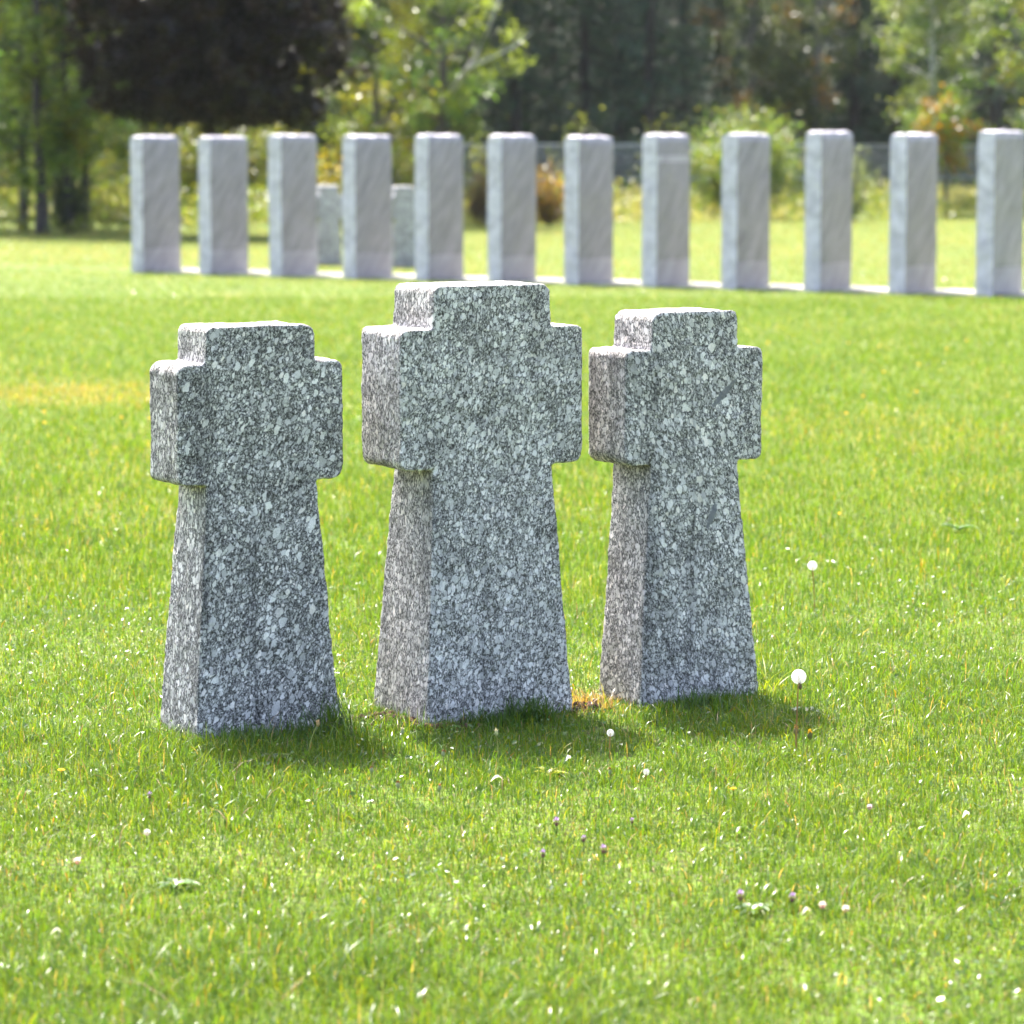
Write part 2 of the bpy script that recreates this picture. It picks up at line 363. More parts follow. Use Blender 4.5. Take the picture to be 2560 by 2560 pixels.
# ------------------------------------------------------------------ memorial crosses
THETA = math.radians(29)
def cross_mesh(name, foot_w, neck_w, arm_w, t_foot, t_top, z_arm0, z_arm1, z_top, mat, seed, voxel=.005, bevel=.013, rough=.0028, corner=.028, shift=0.0):
    zf = -.12
    e = (0 - zf) / z_arm0                        # keeps the taper running below the turf
    fw, tf = foot_w + (foot_w - neck_w) * e, t_foot + (t_foot - t_top) * e
    base = [(-fw / 2, zf), (fw / 2, zf), (neck_w / 2, z_arm0), (arm_w / 2, z_arm0), (arm_w / 2, z_arm1), (neck_w / 2, z_arm1),
            (neck_w / 2 * .985, z_top), (-neck_w / 2 * .985, z_top), (-neck_w / 2, z_arm1), (-arm_w / 2, z_arm1), (-arm_w / 2, z_arm0), (-neck_w / 2, z_arm0)]
    base = base[:2] + [(x + shift, z) for x, z in base[2:]]
    prof = []
    for i, q in enumerate(base):                 # round the outer corners of the outline
        if i in (3, 4, 6, 7, 9, 10):
            q = Vector(q); d0 = (Vector(base[i - 1]) - q).normalized(); d1 = (Vector(base[(i + 1) % 12]) - q).normalized()
            r = corner * (1 + .25 * math.sin(i * 2.3 + seed))
            c = q + (d0 + d1) * r
            for k in range(6):
                a_ = k / 5 * math.pi / 2
                prof.append(tuple(c - d1 * r * math.cos(a_) - d0 * r * math.sin(a_)))
        else:
            prof.append(q)
    def th(z): return (tf + (t_top - tf) * min(1, max(0, (z - zf) / (z_arm0 - zf)))) / 2
    bm = bmesh.new()
    fr = [bm.verts.new((x, -th(z), z)) for x, z in prof]
    bk = [bm.verts.new((x, th(z), z)) for x, z in prof]
    n = len(prof)
    for i in range(n):
        j = (i + 1) % n
        bm.faces.new((fr[j], fr[i], bk[i], bk[j]))
    for L_ in (fr, bk):
        bm.faces.new((L_[0], L_[1], L_[2], L_[-1])); bm.faces.new(L_[2:])
    bmesh.ops.recalc_face_normals(bm, faces=bm.faces)
    fs = set(fr); bs = set(bk)
    sharp = [ed for ed in bm.edges if ((ed.verts[0] in fs and ed.verts[1] in fs) or (ed.verts[0] in bs and ed.verts[1] in bs))
             and len(ed.link_faces) == 2 and ed.calc_face_angle(0) > .5 and max(v.co.z for v in ed.verts) > zf + .01]
    bmesh.ops.bevel(bm, geom=sharp, offset=bevel, segments=2, affect='EDGES', profile=.5, clamp_overlap=True)
    me = bpy.data.meshes.new(name + '_raw'); bm.to_mesh(me); bm.free()
    tmp = bpy.data.objects.new('tmp', me); C.objects.link(tmp)
    md = tmp.modifiers.new('r', 'REMESH'); md.mode = 'VOXEL'; md.voxel_size = voxel
    dg = bpy.context.evaluated_depsgraph_get()
    res = bpy.data.meshes.new_from_object(tmp.evaluated_get(dg))
    bpy.data.objects.remove(tmp); bpy.data.meshes.remove(me)
    nv = len(res.vertices)
    co = np.empty(nv * 3, np.float32); res.vertices.foreach_get('co', co); co = co.reshape(-1, 3)
    no = np.empty(nv * 3, np.float32); res.vertices.foreach_get('normal', no); no = no.reshape(-1, 3)
    o = Vector((seed * 7.3, seed * 3.1, seed))
    d = np.array([mnoise.noise(Vector(c) * 9 + o) * 1.2 + mnoise.noise(Vector(c) * 34 + o) * .7 + mnoise.noise(Vector(c) * 85 + o) * .5 for c in co])
    co = co + no * (d * rough)[:, None]
    res.vertices.foreach_set('co', co.astype(np.float32).ravel())
    res.polygons.foreach_set('use_smooth', np.ones(len(res.polygons), bool))
    res.update(); res.name = name
    res.materials.clear(); res.materials.append(mat)
    return res

def place_cross(corner_px, theta, foot_w, t_foot):
    """centre of a cross whose near left foot corner stands at a point of the lawn"""
    g = ground(*corner_px)
    ux, uy = np.array([math.cos(theta), math.sin(theta)]), np.array([-math.sin(theta), math.cos(theta)])
    return g + ux * foot_w / 2 + uy * t_foot / 2
CROSSES = []
for (px, th, fw, nw, aw, tf, tt, a0, a1, zt, mat, seed, shift, label) in (
    ((490, 1853), THETA, .440, .332, .502, .27, .20, .702, 1.035, 1.136, M_STONE_L, 1, .003,
     'shorter speckled granite cross with large pale flecks, a grass tuft at its right foot'),
    ((1068, 1816), THETA, .478, .382, .590, .345, .25, .720, 1.117, 1.238, M_STONE_M, 2, .0,
     'tallest of the granite crosses, standing in the middle of the front three'),
    ((1602, 1768), THETA + .03, .426, .305, .482, .225, .205, .708, 1.042, 1.15, M_STONE_R, 3, -.022,
     'shorter granite cross beside the tall dandelion clock, with smooth grey scars on its front')):
    x, y = place_cross(px, th, fw, tf)
    o = link('memorial_cross', cross_mesh('memorial_cross', fw, nw, aw, tf, tt, a0, a1, zt, mat, seed, shift=shift))
    o.location = (x, y, 0); o.rotation_euler = (0, 0, th)
    tag(o, label, 'stone cross', 'granite crosses in the front group')
    CROSSES.append((x, y, th, fw / 2, tf / 2))

# far group of crosses seen between the pillars
for (px, py, label) in ((818, 662, 'far blurred stone cross seen in the gap between the third and fourth pillars'),
                        (1006, 668, 'far blurred stone cross seen in the gap between the fourth and fifth pillars')):
    x, y = ground(px, py)
    o = link('memorial_cross', cross_mesh('memorial_cross', .42, .31, .54, .22, .2, .68, 1.03, 1.17, M_STONE_F, 11, voxel=.02, bevel=.012, rough=.003))
    o.location = (x, y, 0); o.rotation_euler = (0, 0, THETA)
    tag(o, label, 'stone cross', 'far crosses behind the pillars')

# ------------------------------------------------------------------ row of pillars on its paved strip
P_L = [250, 377, 508, 647, 783, 921, 1066, 1211, 1362, 1517, 1676, 1843]
P_R = [341, 469, 600, 741, 875, 1011, 1155, 1300, 1450, 1606, 1766, 1926]
P_T = [258, 259, 256, 257, 256, 256, 259, 255, 254, 250, 254, 249]
P_B = [514, 518, 522, 528, 533, 538, 543, 547, 549, 551, 554, 556]
K = 2560 / 1932
pc = [ground((l + r) / 2 * K, b * K - 5) for l, r, b in zip(P_L, P_R, P_B)]
# least squares line for the row so the pillars stand in line
A = np.array(pc); fit = np.polyfit(A[:, 0], A[:, 1], 1)
ROW_A = math.atan(fit[0])
P_TH = ROW_A + math.pi / 2
def pillar_mesh(wd, tk, h, seed):
    rr = np.random.RandomState(seed)
    bm = bmesh.new()
    nx, ny, nz = 9, 5, 22
    bmesh.ops.create_cube(bm, size=1)
    bmesh.ops.subdivide_edges(bm, edges=[e for e in bm.edges if abs((e.verts[0].co - e.verts[1].co).x) > .5], cuts=nx, use_grid_fill=True)
    bmesh.ops.subdivide_edges(bm, edges=[e for e in bm.edges if abs((e.verts[0].co - e.verts[1].co).y) > .5], cuts=ny, use_grid_fill=True)
    bmesh.ops.subdivide_edges(bm, edges=[e for e in bm.edges if abs((e.verts[0].co - e.verts[1].co).z) > .5], cuts=nz, use_grid_fill=True)
    s = Vector((seed * 5.1, seed * 2.7, 0))
    for v in bm.verts:
        x, y, z = v.co.x * wd, v.co.y * tk, (v.co.z + .5) * (h + .1) - .1
        q = Vector((x * 5, y * 7, z * 3)) + s
        if abs(v.co.x) > .49: x += math.copysign(.008 + .014 * mnoise.noise(q * 1.6), x)         # rough hewn edges
        if abs(v.co.y) > .49: y += .004 * mnoise.noise(q)
        if v.co.z > .49:                                                                        # rough hewn top, slightly domed
            ex, ey = abs(v.co.x) * 2, abs(v.co.y) * 2
            z += .014 * mnoise.noise(Vector((x * 7, y * 7, seed))) - (.015 if max(ex, ey) > .99 else 0) + rr.uniform(-.005, .005)
            if ex > .99: x *= .99
            if ey > .99: y *= .91
        elif v.co.z > .44:
            if abs(v.co.x) > .49: x *= .992
        v.co = (x, y, z)
    bmesh.ops.recalc_face_normals(bm, faces=bm.faces)
    me = bpy.data.meshes.new('stone_pillar'); bm.to_mesh(me); bm.free()
    
    for m_ in (M_GNEISS, M_HONED, M_VEIN, M_REFL_BAND): me.materials.append(m_)
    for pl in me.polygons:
        if abs(pl.normal.y) > .8: pl.material_index = 3 if pl.center.z < .34 else 1  # foot of the broad faces carries the painted ground reflection
        if seed == 27 and abs(pl.normal.y) > .8 and 1.50 < pl.center.z < 1.58: pl.material_index = 2
    return me
PLAB = ['grey stone pillar at the far left end of the row, clear of every other pillar',
        'grey stone pillar, second from the left end, slim dark trunk showing at its left',
        'grey stone pillar with a far cross peeping out on its right, third from the left end',
        'grey stone pillar with a far cross on each side of it',
        'grey stone pillar directly behind the left shoulder of the tallest cross',
        'grey stone pillar rising directly behind the top of the tallest cross',
        'grey stone pillar just right of the tallest cross with a rusty bush at its left',
        'grey stone pillar with a thin pale line across it near the top, left of the round shrub',
        'grey stone pillar standing in front of the middle of the round yellow green shrub',
        'dark faced grey stone pillar just right of the round yellow green shrub',
        'grey stone pillar second from the right end, small orange leaved tree at its right',
        'dark faced grey stone pillar at the right end of the row, cut by the edge']
for i in range(12):
    u_ = pc[i][0] / pc[i][1]; y = fit[1] / (1 - fit[0] * u_); x = u_ * y        # where the sight line meets the row
    top = at_depth(1280, P_T[i] * K, y)[2]
    o = link('stone_pillar', pillar_mesh(.775, .215, top + .012, 20 + i))
    o.location = (x, y, 0); o.rotation_euler = (0, 0, P_TH + random.uniform(-.02, .02))
    tag(o, PLAB[i], 'stone pillar', 'stone pillars in the row behind the crosses')
m, nt, out = new_mat('pale_paving')
tc = N(nt, 'ShaderNodeTexCoord'); n1 = N(nt, 'ShaderNodeTexNoise'); setin(n1, Scale=6.0, Detail=6.0); nt.links.new(tc.outputs['Object'], n1.inputs[0])
p = N(nt, 'ShaderNodeBsdfPrincipled'); setin(p, Roughness=.85)
nt.links.new(ramp(nt, n1.outputs[0], [(.3, (.24, .23, .20)), (.7, (.42, .40, .35))]), p.inputs['Base Color']); nt.links.new(p.outputs[0], out.inputs[0])
dirv, nrm = np.array([math.cos(ROW_A), math.sin(ROW_A)]), np.array([-math.sin(ROW_A), math.cos(ROW_A)])
mid = np.array([0, fit[1]])
sp = Soup()
k = 0
xs = -6.1
while xs < 12:                               # slabs of the strip with narrow joints
    a, b = mid + dirv * xs + nrm * -.30, mid + dirv * (xs + .985) + nrm * -.30
    c, d = b + nrm * 1.0, a + nrm * 1.0
    V = [(*q, z) for z in (-.05, .022 + .004 * math.sin(k * 2.1)) for q in (a, b, c, d)]
    sp.add(V, [(0, 3, 2, 1), (4, 5, 6, 7), (0, 1, 5, 4), (1, 2, 6, 5), (2, 3, 7, 6), (3, 0, 4, 7)])
    xs += 1.0; k += 1
path = link('path', sp.mesh('path', m)); tag(path, 'pale paved strip under the row of pillars', kind='structure')

# ------------------------------------------------------------------ grass
def inside_cross(x, y, grow=.0):
    r = np.zeros(len(x), bool)
    for (cx, cy_, th, hw, ht) in CROSSES:
        lx = (x - cx) * math.cos(th) + (y - cy_) * math.sin(th); ly = -(x - cx) * math.sin(th) + (y - cy_) * math.cos(th)
        r |= (np.abs(lx) < hw + grow) & (np.abs(ly) < ht + grow)
    return r
GREENS = np.array([(.058, .130, .023), (.076, .147, .022), (.095, .156, .021), (.048, .112, .036), (.112, .158, .022)])
def blades(n_target, D0, D1, seg, dens_pow, h_mean, w_mean, seed):
    rng = np.random.RandomState(seed)
    g = np.linspace(D0, D1, 2000)
    pdf = (.345 * g + 2.0) * (1 / g) ** dens_pow
    cdf = np.cumsum(pdf); cdf /= cdf[-1]
    y = np.interp(rng.uniform(size=n_target), cdf, g)
    x = rng.uniform(-.5, .5, n_target) * (.345 * y + 2.0)
    dens = .45 + .75 * vnoise(x * 7, y * 7, 3) * (.5 + vnoise(x * 1.3, y * 1.3, 4))
    if D0 > 10: dens = .55 + .45 * dens
    keep = (rng.uniform(size=n_target) < dens) & ~inside_cross(x, y, -.004) & (y < lawn_edge(x) + 3)
    rd = (y - (fit[0] * x + fit[1])) * math.cos(ROW_A)                       # bare over the paving
    keep &= ~((rd > -.30) & (rd < .68) & (np.abs(x) < 8)) | (rng.uniform(size=n_target) < .10) & ~inside_cross(x, y, -.004)
    # worn bare soil by the middle cross
    sx, sy = ground(1000, 1812)
    keep &= ~((((x - sx) / .11) ** 2 + ((y - sy) / .07) ** 2 < 1) & (rng.uniform(size=n_target) < .8))
    x, y = x[keep], y[keep]; n = len(x)
    dry = patch(x, y)
    tall = .62 + .75 * vnoise(x * 3.1, y * 3.1, 11) * vnoise(x * .9 + 7, y * .9, 12) * 2
    if D0 > 10: tall = .75 + .35 * tall                # evenly mown farther back
    h = h_mean * tall * rng.gamma(7, 1 / 7., n)
    h *= np.where(inside_cross(x, y, .07), .5, 1.0)
    wdt = w_mean * rng.uniform(.55, 1.35, n) * np.maximum(1, (y / 9.5) ** .6)
    phi = rng.uniform(0, 2 * math.pi, n)
    bend = rng.beta(1.4, 1.9 if D0 < 10 else 3.2, n) * 1.5
    lx, ly = np.cos(phi), np.sin(phi)
    tw = phi + math.pi / 2 + rng.normal(0, .5, n)
    wx, wy = np.cos(tw), np.sin(tw)
    S = np.linspace(0, 1, seg + 1)
    rows = []
    for s in S:
        out_ = bend * h * s ** 1.8
        z = h * (s - .42 * bend * s ** 2.6)
        cx, cy_ = x + lx * out_, y + ly * out_
        if s < 1:
            ww = wdt * .5 * (1 - .55 * s ** 2)
            rows.append(np.stack([cx - wx * ww, cy_ - wy * ww, z], 1)); rows.append(np.stack([cx + wx * ww, cy_ + wy * ww, z], 1))
        else:
            rows.append(np.stack([cx, cy_, z], 1))
    vp = len(rows)
    V = np.stack(rows, 1).reshape(-1, 3)
    k = np.arange(n) * vp
    Q = np.concatenate([np.stack([k + 2 * i, k + 2 * i + 1, k + 2 * i + 3, k + 2 * i + 2], 1) for i in range(seg - 1)]) if seg > 1 else np.zeros((0, 4), int)
    T = np.stack([k + 2 * (seg - 1), k + 2 * (seg - 1) + 1, k + vp - 1], 1)
    col = GREENS[rng.randint(0, len(GREENS), n)] * rng.uniform(.75, 1.3, n)[:, None]
    hue = vnoise(x * 1.1 + 40, y * .8, 21)[:, None]
    col = col * (1 - .25 * hue) + np.array([.115, .17, .022]) * .25 * hue
    straw = rng.uniform(size=n) < (.025 + .7 * dry ** 1.3)
    col[straw] = np.array([.31, .26, .15]) * rng.uniform(.6, 1.35, straw.sum())[:, None] * np.array([1, rng.uniform(.85, 1.0), 1])
    yel = rng.uniform(size=n) < .03 + .25 * dry
    col[yel] = np.array([.21, .22, .02]) * rng.uniform(.7, 1.2, yel.sum())[:, None]
    rust = rng.uniform(size=n) < (.003 + .05 * dry * (dry > .6))
    col[rust] = np.array([.24, .11, .03])
    shine = np.where(rng.uniform(size=n) < (.26 if D0 < 10 else .13), 1.0, .08)                       # some blades have a waxy, shiny side
    col = np.hstack([col, shine[:, None]])
    return V, Q, T, np.repeat(col, vp, axis=0)
gs = Soup()
for args in ((430000, 4.9, 10.5, 3, .6, .037, .0024, 31), (520000, 10.5, 34, 2, 1.9, .034, .0028, 32), (190000, 34, 92, 1, 1.9, .036, .0036, 33)):
    gs.add(*blades(*args))
# small round leaves (clover, plantain) low in the sward
rng = np.random.RandomState(5)
yy = rng.uniform(4.9, 13, 30000); xx = rng.uniform(-.5, .5, 30000) * (.345 * yy + 2)
kk = (vnoise(xx * 1.6, yy * 1.6, 31) > .56) & ~inside_cross(xx, yy, .01)
kk &= rng.uniform(size=len(xx)) < .35; xx, yy = xx[kk], yy[kk]
gs.leaves(np.stack([xx, yy, rng.uniform(.012, .042, len(xx))], 1), .014, np.array([.06, .125, .025]) * rng.uniform(.7, 1.4, len(xx))[:, None], aspect=.7, flat=1.2, rng=rng)
grass = link('grass', gs.mesh('grass', M_GRASS, True)); tag(grass, 'short sunlit green lawn grass with dry and yellow blades', 'grass', kind='stuff')

# ------------------------------------------------------------------ small plants standing in the lawn
def stem_pts(h, lean, n=6):
    t = np.linspace(0, 1, n)
    return np.stack([lean[0] * t ** 2, lean[1] * t ** 2, h * t], 1)
def dandelion(px_head, px_foot, head_r, label, stem_col=(.34, .19, .06), nseed=120):
    gx, gy = ground(*px_foot)
    top = at_depth(px_head[0], px_head[1], gy)
    h = top[2]
    e = empty('dandelion', (gx, gy, 0)); tag(e, label, 'dandelion', 'dandelions gone to seed')
    s = Soup(); s.tube(stem_pts(h - head_r * .3, (top[0] - gx, 0)), np.linspace(.0026, .0018, 6), 7, stem_col)
    link('stem', s.mesh('stem', M_STEM, True), e)
    hd = Soup(); c = np.array([top[0] - gx, 0, h])
    hd.tube([c - (0, 0, head_r * .3), c + (0, 0, head_r * .1)], [head_r * .16, head_r * .1], 8, (.25, .2, .12))
    for k in range(nseed):                                  # seeds with their parachutes on a ball
        z = 1 - 2 * (k + .5) / nseed; r = math.sqrt(1 - z * z); a = k * 2.39996
        d = np.array([r * math.cos(a), r * math.sin(a), z])
        tip = c + d * head_r * .82
        hd.tube([c + d * head_r * .15, tip], [head_r * .012] * 2, 3, (.75, .73, .68))
        u = np.cross(d, (0.3, .5, .8)); u /= np.linalg.norm(u); v = np.cross(d, u)
        for q in range(9):
            an = q * 2 * math.pi / 9
            b = u * math.cos(an) + v * math.sin(an); b2 = u * math.cos(an + .13) + v * math.sin(an + .13)
            o_ = head_r * .30
            hd.add([tip, tip + b * o_ + d * head_r * .18, tip + b2 * o_ + d * head_r * .18], None, [(0, 1, 2)], (.86, .86, .84))
    link('seed_head', hd.mesh('seed_head', M_FLUFF), e)
dandelion((1997, 1692), (1990, 1884), .0195, 'tall dandelion clock with a big white seed head right of the right cross')
dandelion((2031, 1414), (2036, 1530), .0165, 'distant dandelion clock on an orange stem, behind and right of the right cross', nseed=90)
dandelion((1526, 1832), (1523, 1898), .0095, 'small white dandelion clock in the shadow between middle and right crosses', nseed=70)
dandelion((1616, 1930), (1614, 1962), .0080, 'tiny low white dandelion clock in front of the right cross', nseed=60)

def bud(px_head, px_foot, label, head_col=(.16, .07, .025), base_col=(.32, .36, .2), name='flower_bud', r=.0055, group='withered flower buds in the lawn', cat='flower bud'):
    gx, gy = ground(*px_foot); top = at_depth(px_head[0], px_head[1], gy); h = top[2]
    e = empty(name, (gx, gy, 0)); tag(e, label, cat, group)
    s = Soup(); s.tube(stem_pts(h, (top[0] - gx, 0)), np.linspace(.0017, .0013, 6), 6, (.28, .3, .08)); link('stem', s.mesh('stem', M_STEM, True), e)
    b = Soup(); c = np.array([top[0] - gx, 0, h])
    b.tube([c - (0, 0, r * 1.6), c - (0, 0, r * .6), c + (0, 0, r * .5), c + (0, 0, r * 1.1)], [r * .3, r, r * .75, r * .35], 9, base_col)
    b.leaves(c + np.array([0, 0, r * 1.2]) + rs.normal(0, r * .35, (14, 3)), r * 1.3, np.tile(head_col, (14, 1)), .4, flat=.1)
    link('bud', b.mesh('bud', M_PETAL), e)
bud((1241, 1832), (1247, 1938), 'pale closed bud on a reddish stem in front of the middle cross', (.5, .46, .3))
bud((1006, 1828), (1004, 1905), 'pale closed bud on a straight stem just left of the middle cross shadow', (.5, .46, .3))
bud((1108, 1883), (1110, 1925), 'brown tipped bud on a short stem below the middle cross soil')
bud((929, 1924), (928, 1968), 'brown tipped bud between the shadows of the left and middle crosses')
bud((995, 1962), (994, 2010), 'reddish bud standing below the gap between left and middle crosses', (.22, .06, .02))
bud((1099, 1968), (1099, 2006), 'orange tipped bud, lowest one below the middle cross', (.34, .12, .02))
bud((1525, 1929), (1525, 1962), 'brown bud just left of the tiny low dandelion clock')
bud((795, 1808), (770, 1905), 'pale tan seed head on a leaning stem at the left cross tuft', (.55, .40, .22), (.45, .33, .15))
bud((2025, 1838), (2029, 1884), 'half withered dandelion with an orange yellow tip beside the tall clock', (.6, .35, .02), (.14, .15, .05), r=.008)
bud((1990, 1826), (1988, 1872), 'withered brown flower head at the foot of the tall dandelion clock', (.3, .15, .04), (.2, .18, .08), r=.008)
bud((2001, 1716), (2009, 1890), 'dark bud hanging close under the big white dandelion clock', (.1, .05, .03), (.12, .1, .05))

def petal_flower(px_head, px_foot, label, col, core, r, name, group, cat, n=12):
    gx, gy = ground(*px_foot); top = at_depth(px_head[0], px_head[1], gy); h = max(.03, top[2])
    e = empty(name, (gx, gy, 0)); tag(e, label, cat, group)
    s = Soup(); s.tube(stem_pts(h, (top[0] - gx, 0)), np.linspace(.0016, .0013, 6), 6, (.12, .2, .03)); link('stem', s.mesh('stem', M_STEM, True), e)
    b = Soup(); c = np.array([top[0] - gx, 0, h])
    b.tube([c - (0, 0, r * .5), c - (0, 0, .0), c + (0, 0, r * .15)], [r * .18, r * .3, r * .2], 9, core)
    for lay in range(2):
        for k in range(n):
            a = (k + .5 * lay) * 2 * math.pi / n; d = np.array([math.cos(a), math.sin(a), 0]); t = np.array([-d[1], d[0], 0])
            L = r * (1 - .25 * lay); up = .15 + .4 * lay + random.uniform(-.08, .08)
            b.add([c + d * r * .15, c + d * L * .6 + t * r * .17 + (0, 0, up * L * .6), c + d * L + (0, 0, up * L), c + d * L * .6 - t * r * .17 + (0, 0, up * L * .6)],
                  None, [(0, 1, 2), (0, 2, 3)], col)
    link('flower_head', b.mesh('flower_head', M_PETAL), e)
Y = (.80, .46, .01)
petal_flower((153, 1926), (155, 1985), 'yellow flower on a stem in the left foreground lawn, nearest of the yellow ones', Y, (.35, .3, .05), .011, 'yellow_flower', 'yellow flowers in the lawn', 'flower')
petal_flower((1833, 1980), (1835, 2002), 'low yellow orange flower in the lawn below the right cross', Y, (.35, .3, .05), .010, 'yellow_flower', 'yellow flowers in the lawn', 'flower')
petal_flower((2098, 1284), (2098, 1325), 'single yellow flower in the lawn right of the right cross shaft', Y, (.35, .3, .05), .010, 'yellow_flower', 'yellow flowers in the lawn', 'flower')
for (px, py, lb) in ((66, 824, 'leftmost of the two yellow flowers far back by the left edge'), (103, 825, 'right one of the two yellow flowers far back by the left edge'),
                     (139, 775, 'yellow flower farthest back in the lawn at the left'), (110, 1029, 'yellow flower just below the dry patch, upper of a close pair'),
                     (111, 1057, 'yellow flower just below the dry patch, lower of a close pair'), (304, 1044, 'yellow flower between the dry patch and the left cross'),
                     (375, 1046, 'yellow flower beside the left arm of the left cross'), (1920, 857, 'yellow flower beside the right arm top of the right cross'),
                     (2120, 858, 'yellow flower far back, midway between right cross and the right edge'), (2198, 866, 'faint yellow flower far back beside a brighter one'),
                     (2366, 872, 'largest yellow flower far back toward the right edge'), (2416, 852, 'yellow flower far back nearest the right edge'),
                     (2210, 930, 'yellow flower in the second tier back on the right lawn'), (2298, 912, 'faint yellow flower above the bright pair on the right lawn'),
                     (2158, 991, 'bright yellow flower, left of the bright pair on the right lawn'), (2291, 979, 'bright yellow flower, right of the bright pair on the right lawn'),
                     (2116, 1034, 'yellow flower below the bright pair, nearest the right cross')):
    petal_flower((px, py), (px, py + 26), lb, Y, (.35, .3, .05), .016, 'yellow_flower', 'yellow flowers in the lawn', 'flower', 8)

def clover(px_head, px_foot, label, c1, c2, r=.011, name='clover_flower', group='clover flowers in the lawn', cat='flower', tall=1.0, n=60, zcut=-.15):
    gx, gy = ground(*px_foot); top = at_depth(px_head[0], px_head[1], gy); h = max(.02, top[2])
    e = empty(name, (gx, gy, 0)); tag(e, label, cat, group)
    s = Soup(); s.tube(stem_pts(h, (top[0] - gx, 0)), np.linspace(.0018, .0014, 6), 6, (.11, .19, .03)); link('stem', s.mesh('stem', M_STEM, True), e)
    b = Soup(); c = np.array([top[0] - gx, 0, h])
    for k in range(n):
        z = 1 - 2 * (k + .5) / n; rr = math.sqrt(1 - z * z); a = k * 2.39996
        d = np.array([rr * math.cos(a), rr * math.sin(a), z * tall])
        t = np.array([-math.sin(a), math.cos(a), 0]); col = np.array(c1) if z > zcut and (zcut < 0 or k % 3) else np.array(c2)
        b.add([c + d * r * .35, c + d * r * .75 + t * r * .16, c + d * r * (1 + .1 * random.random()), c + d * r * .75 - t * r * .16], None, [(0, 1, 2), (0, 2, 3)], col * random.uniform(.8, 1.2))
    link('flower_head', b.mesh('flower_head', M_PETAL), e)
clover((193, 2152), (195, 2190), 'white and pink clover head in the left foreground lawn', (.8, .66, .62), (.6, .28, .2), .009)
clover((368, 2081), (368, 2115), 'small white clover head left of the centre foreground', (.82, .76, .74), (.6, .5, .42), .009)
clover((2056, 2262), (2058, 2300), 'pinkish white clover head beside the purple flowers in the right foreground', (.8, .68, .66), (.6, .3, .25), .009)
clover((2114, 2272), (2116, 2310), 'white topped clover head, rightmost of the right foreground flowers', (.8, .74, .7), (.35, .25, .12), .009)
clover((2174, 2017), (2176, 2045), 'tiny pink clover head far right in the lawn', (.7, .5, .6), (.4, .2, .25), .008)
clover((405, 1930), (407, 1955), 'faded pale clover head below the left cross', (.7, .58, .5), (.3, .16, .08), .008)
PU, DK = (.36, .25, .52), (.08, .02, .04)
for (a, b_, lb, r) in (((1391, 2054), (1392, 2100), 'lilac and maroon flower spike in the middle foreground, topmost of its cluster', .0095),
                       ((1357, 2133), (1358, 2170), 'maroon flower spike, lowest left of the middle cluster', .008),
                       ((1508, 2122), (1510, 2165), 'lilac maroon flower spike at the right of the middle cluster', .009),
                       ((1459, 2096), (1460, 2130), 'small maroon spike between two lilac flowers of the middle cluster', .007),
                       ((1580, 2051), (1580, 2080), 'small dark red bud spike right of the middle cluster', .006),
                       ((1851, 2238), (1853, 2290), 'tall dark purple flower spike, left of the right foreground pair', .0105),
                       ((1981, 2243), (1983, 2285), 'dark purple flower spike, right of the right foreground pair', .0095),
                       ((374, 1987), (375, 2018), 'dark purple flower head alone below the left cross', .0075)):
    clover(a, b_, lb, PU, DK, r, 'purple_flower', 'purple flowers in the lawn', tall=1.45, n=60, zcut=.1)

def tuft(px, label, n, h, col, spread, seed, name='grass_tuft', cat='grass tuft', wdt=.0045, bend=(.2, 1.0)):
    gx, gy = ground(*px); rng = np.random.RandomState(seed)
    s = Soup()
    for k in range(n):
        a = rng.uniform(0, 2 * math.pi); b = rng.uniform(*bend); hh = h * rng.uniform(.5, 1.15)
        x0, y0 = np.clip(rng.normal(0, spread, 2), -1.7 * spread, 1.7 * spread); d = np.array([math.cos(a), math.sin(a), 0]); tt = np.array([-d[1], d[0], 0])
        rows = []
        for q in range(6):
            t = q / 5; c = np.array([x0, y0, 0]) + d * b * hh * t ** 1.7 + np.array([0, 0, hh * (t - .4 * b * t ** 2.4)])
            ww = wdt * .5 * (1 - .9 * t ** 2.2) * rng.uniform(.9, 1.1)
            rows += [c - tt * ww, c + tt * ww]
        s.add(rows, [(2 * i, 2 * i + 1, 2 * i + 3, 2 * i + 2) for i in range(5)], None, np.array(col) * rng.uniform(.7, 1.3))
    o = link(name, s.mesh(name, M_GRASS, True)); o.location = (gx, gy, 0); tag(o, label, cat, 'tufts of longer grass')
tuft((842, 1835), 'dark green tuft of long blades at the right foot of the left cross', 85, .13, (.05, .10, .018), .03, 1)
tuft((765, 1850), 'smaller dark grass tuft in front of the left cross foot', 40, .10, (.055, .11, .018), .03, 2)
tuft((905, 1868), 'sparse tuft of long blades in the sun right of the left cross', 26, .10, (.08, .15, .018), .03, 3)
tuft((1330, 1800), 'grass tuft growing up against the front of the middle cross', 190, .085, (.06, .12, .025), .042, 4)
tuft((1215, 1812), 'low shaded grass tuft at the middle of the tallest cross front', 130, .06, (.06, .12, .025), .038, 8)
tuft((640, 1858), 'low shaded grass tuft in front of the left cross', 130, .06, (.06, .12, .025), .038, 9)
tuft((1760, 1772), 'shaded grass tuft along the front of the right cross', 190, .07, (.06, .12, .025), .042, 5)
tuft((1925, 1745), 'few long yellow green blades arching at the right cross corner', 9, .17, (.17, .22, .02), .012, 6, bend=(.7, 1.3))
tuft((1470, 1768), 'tangle of dry reddish stalks between the middle and right crosses', 130, .065, (.30, .20, .085), .05, 7, 'dry_grass', wdt=.0022)

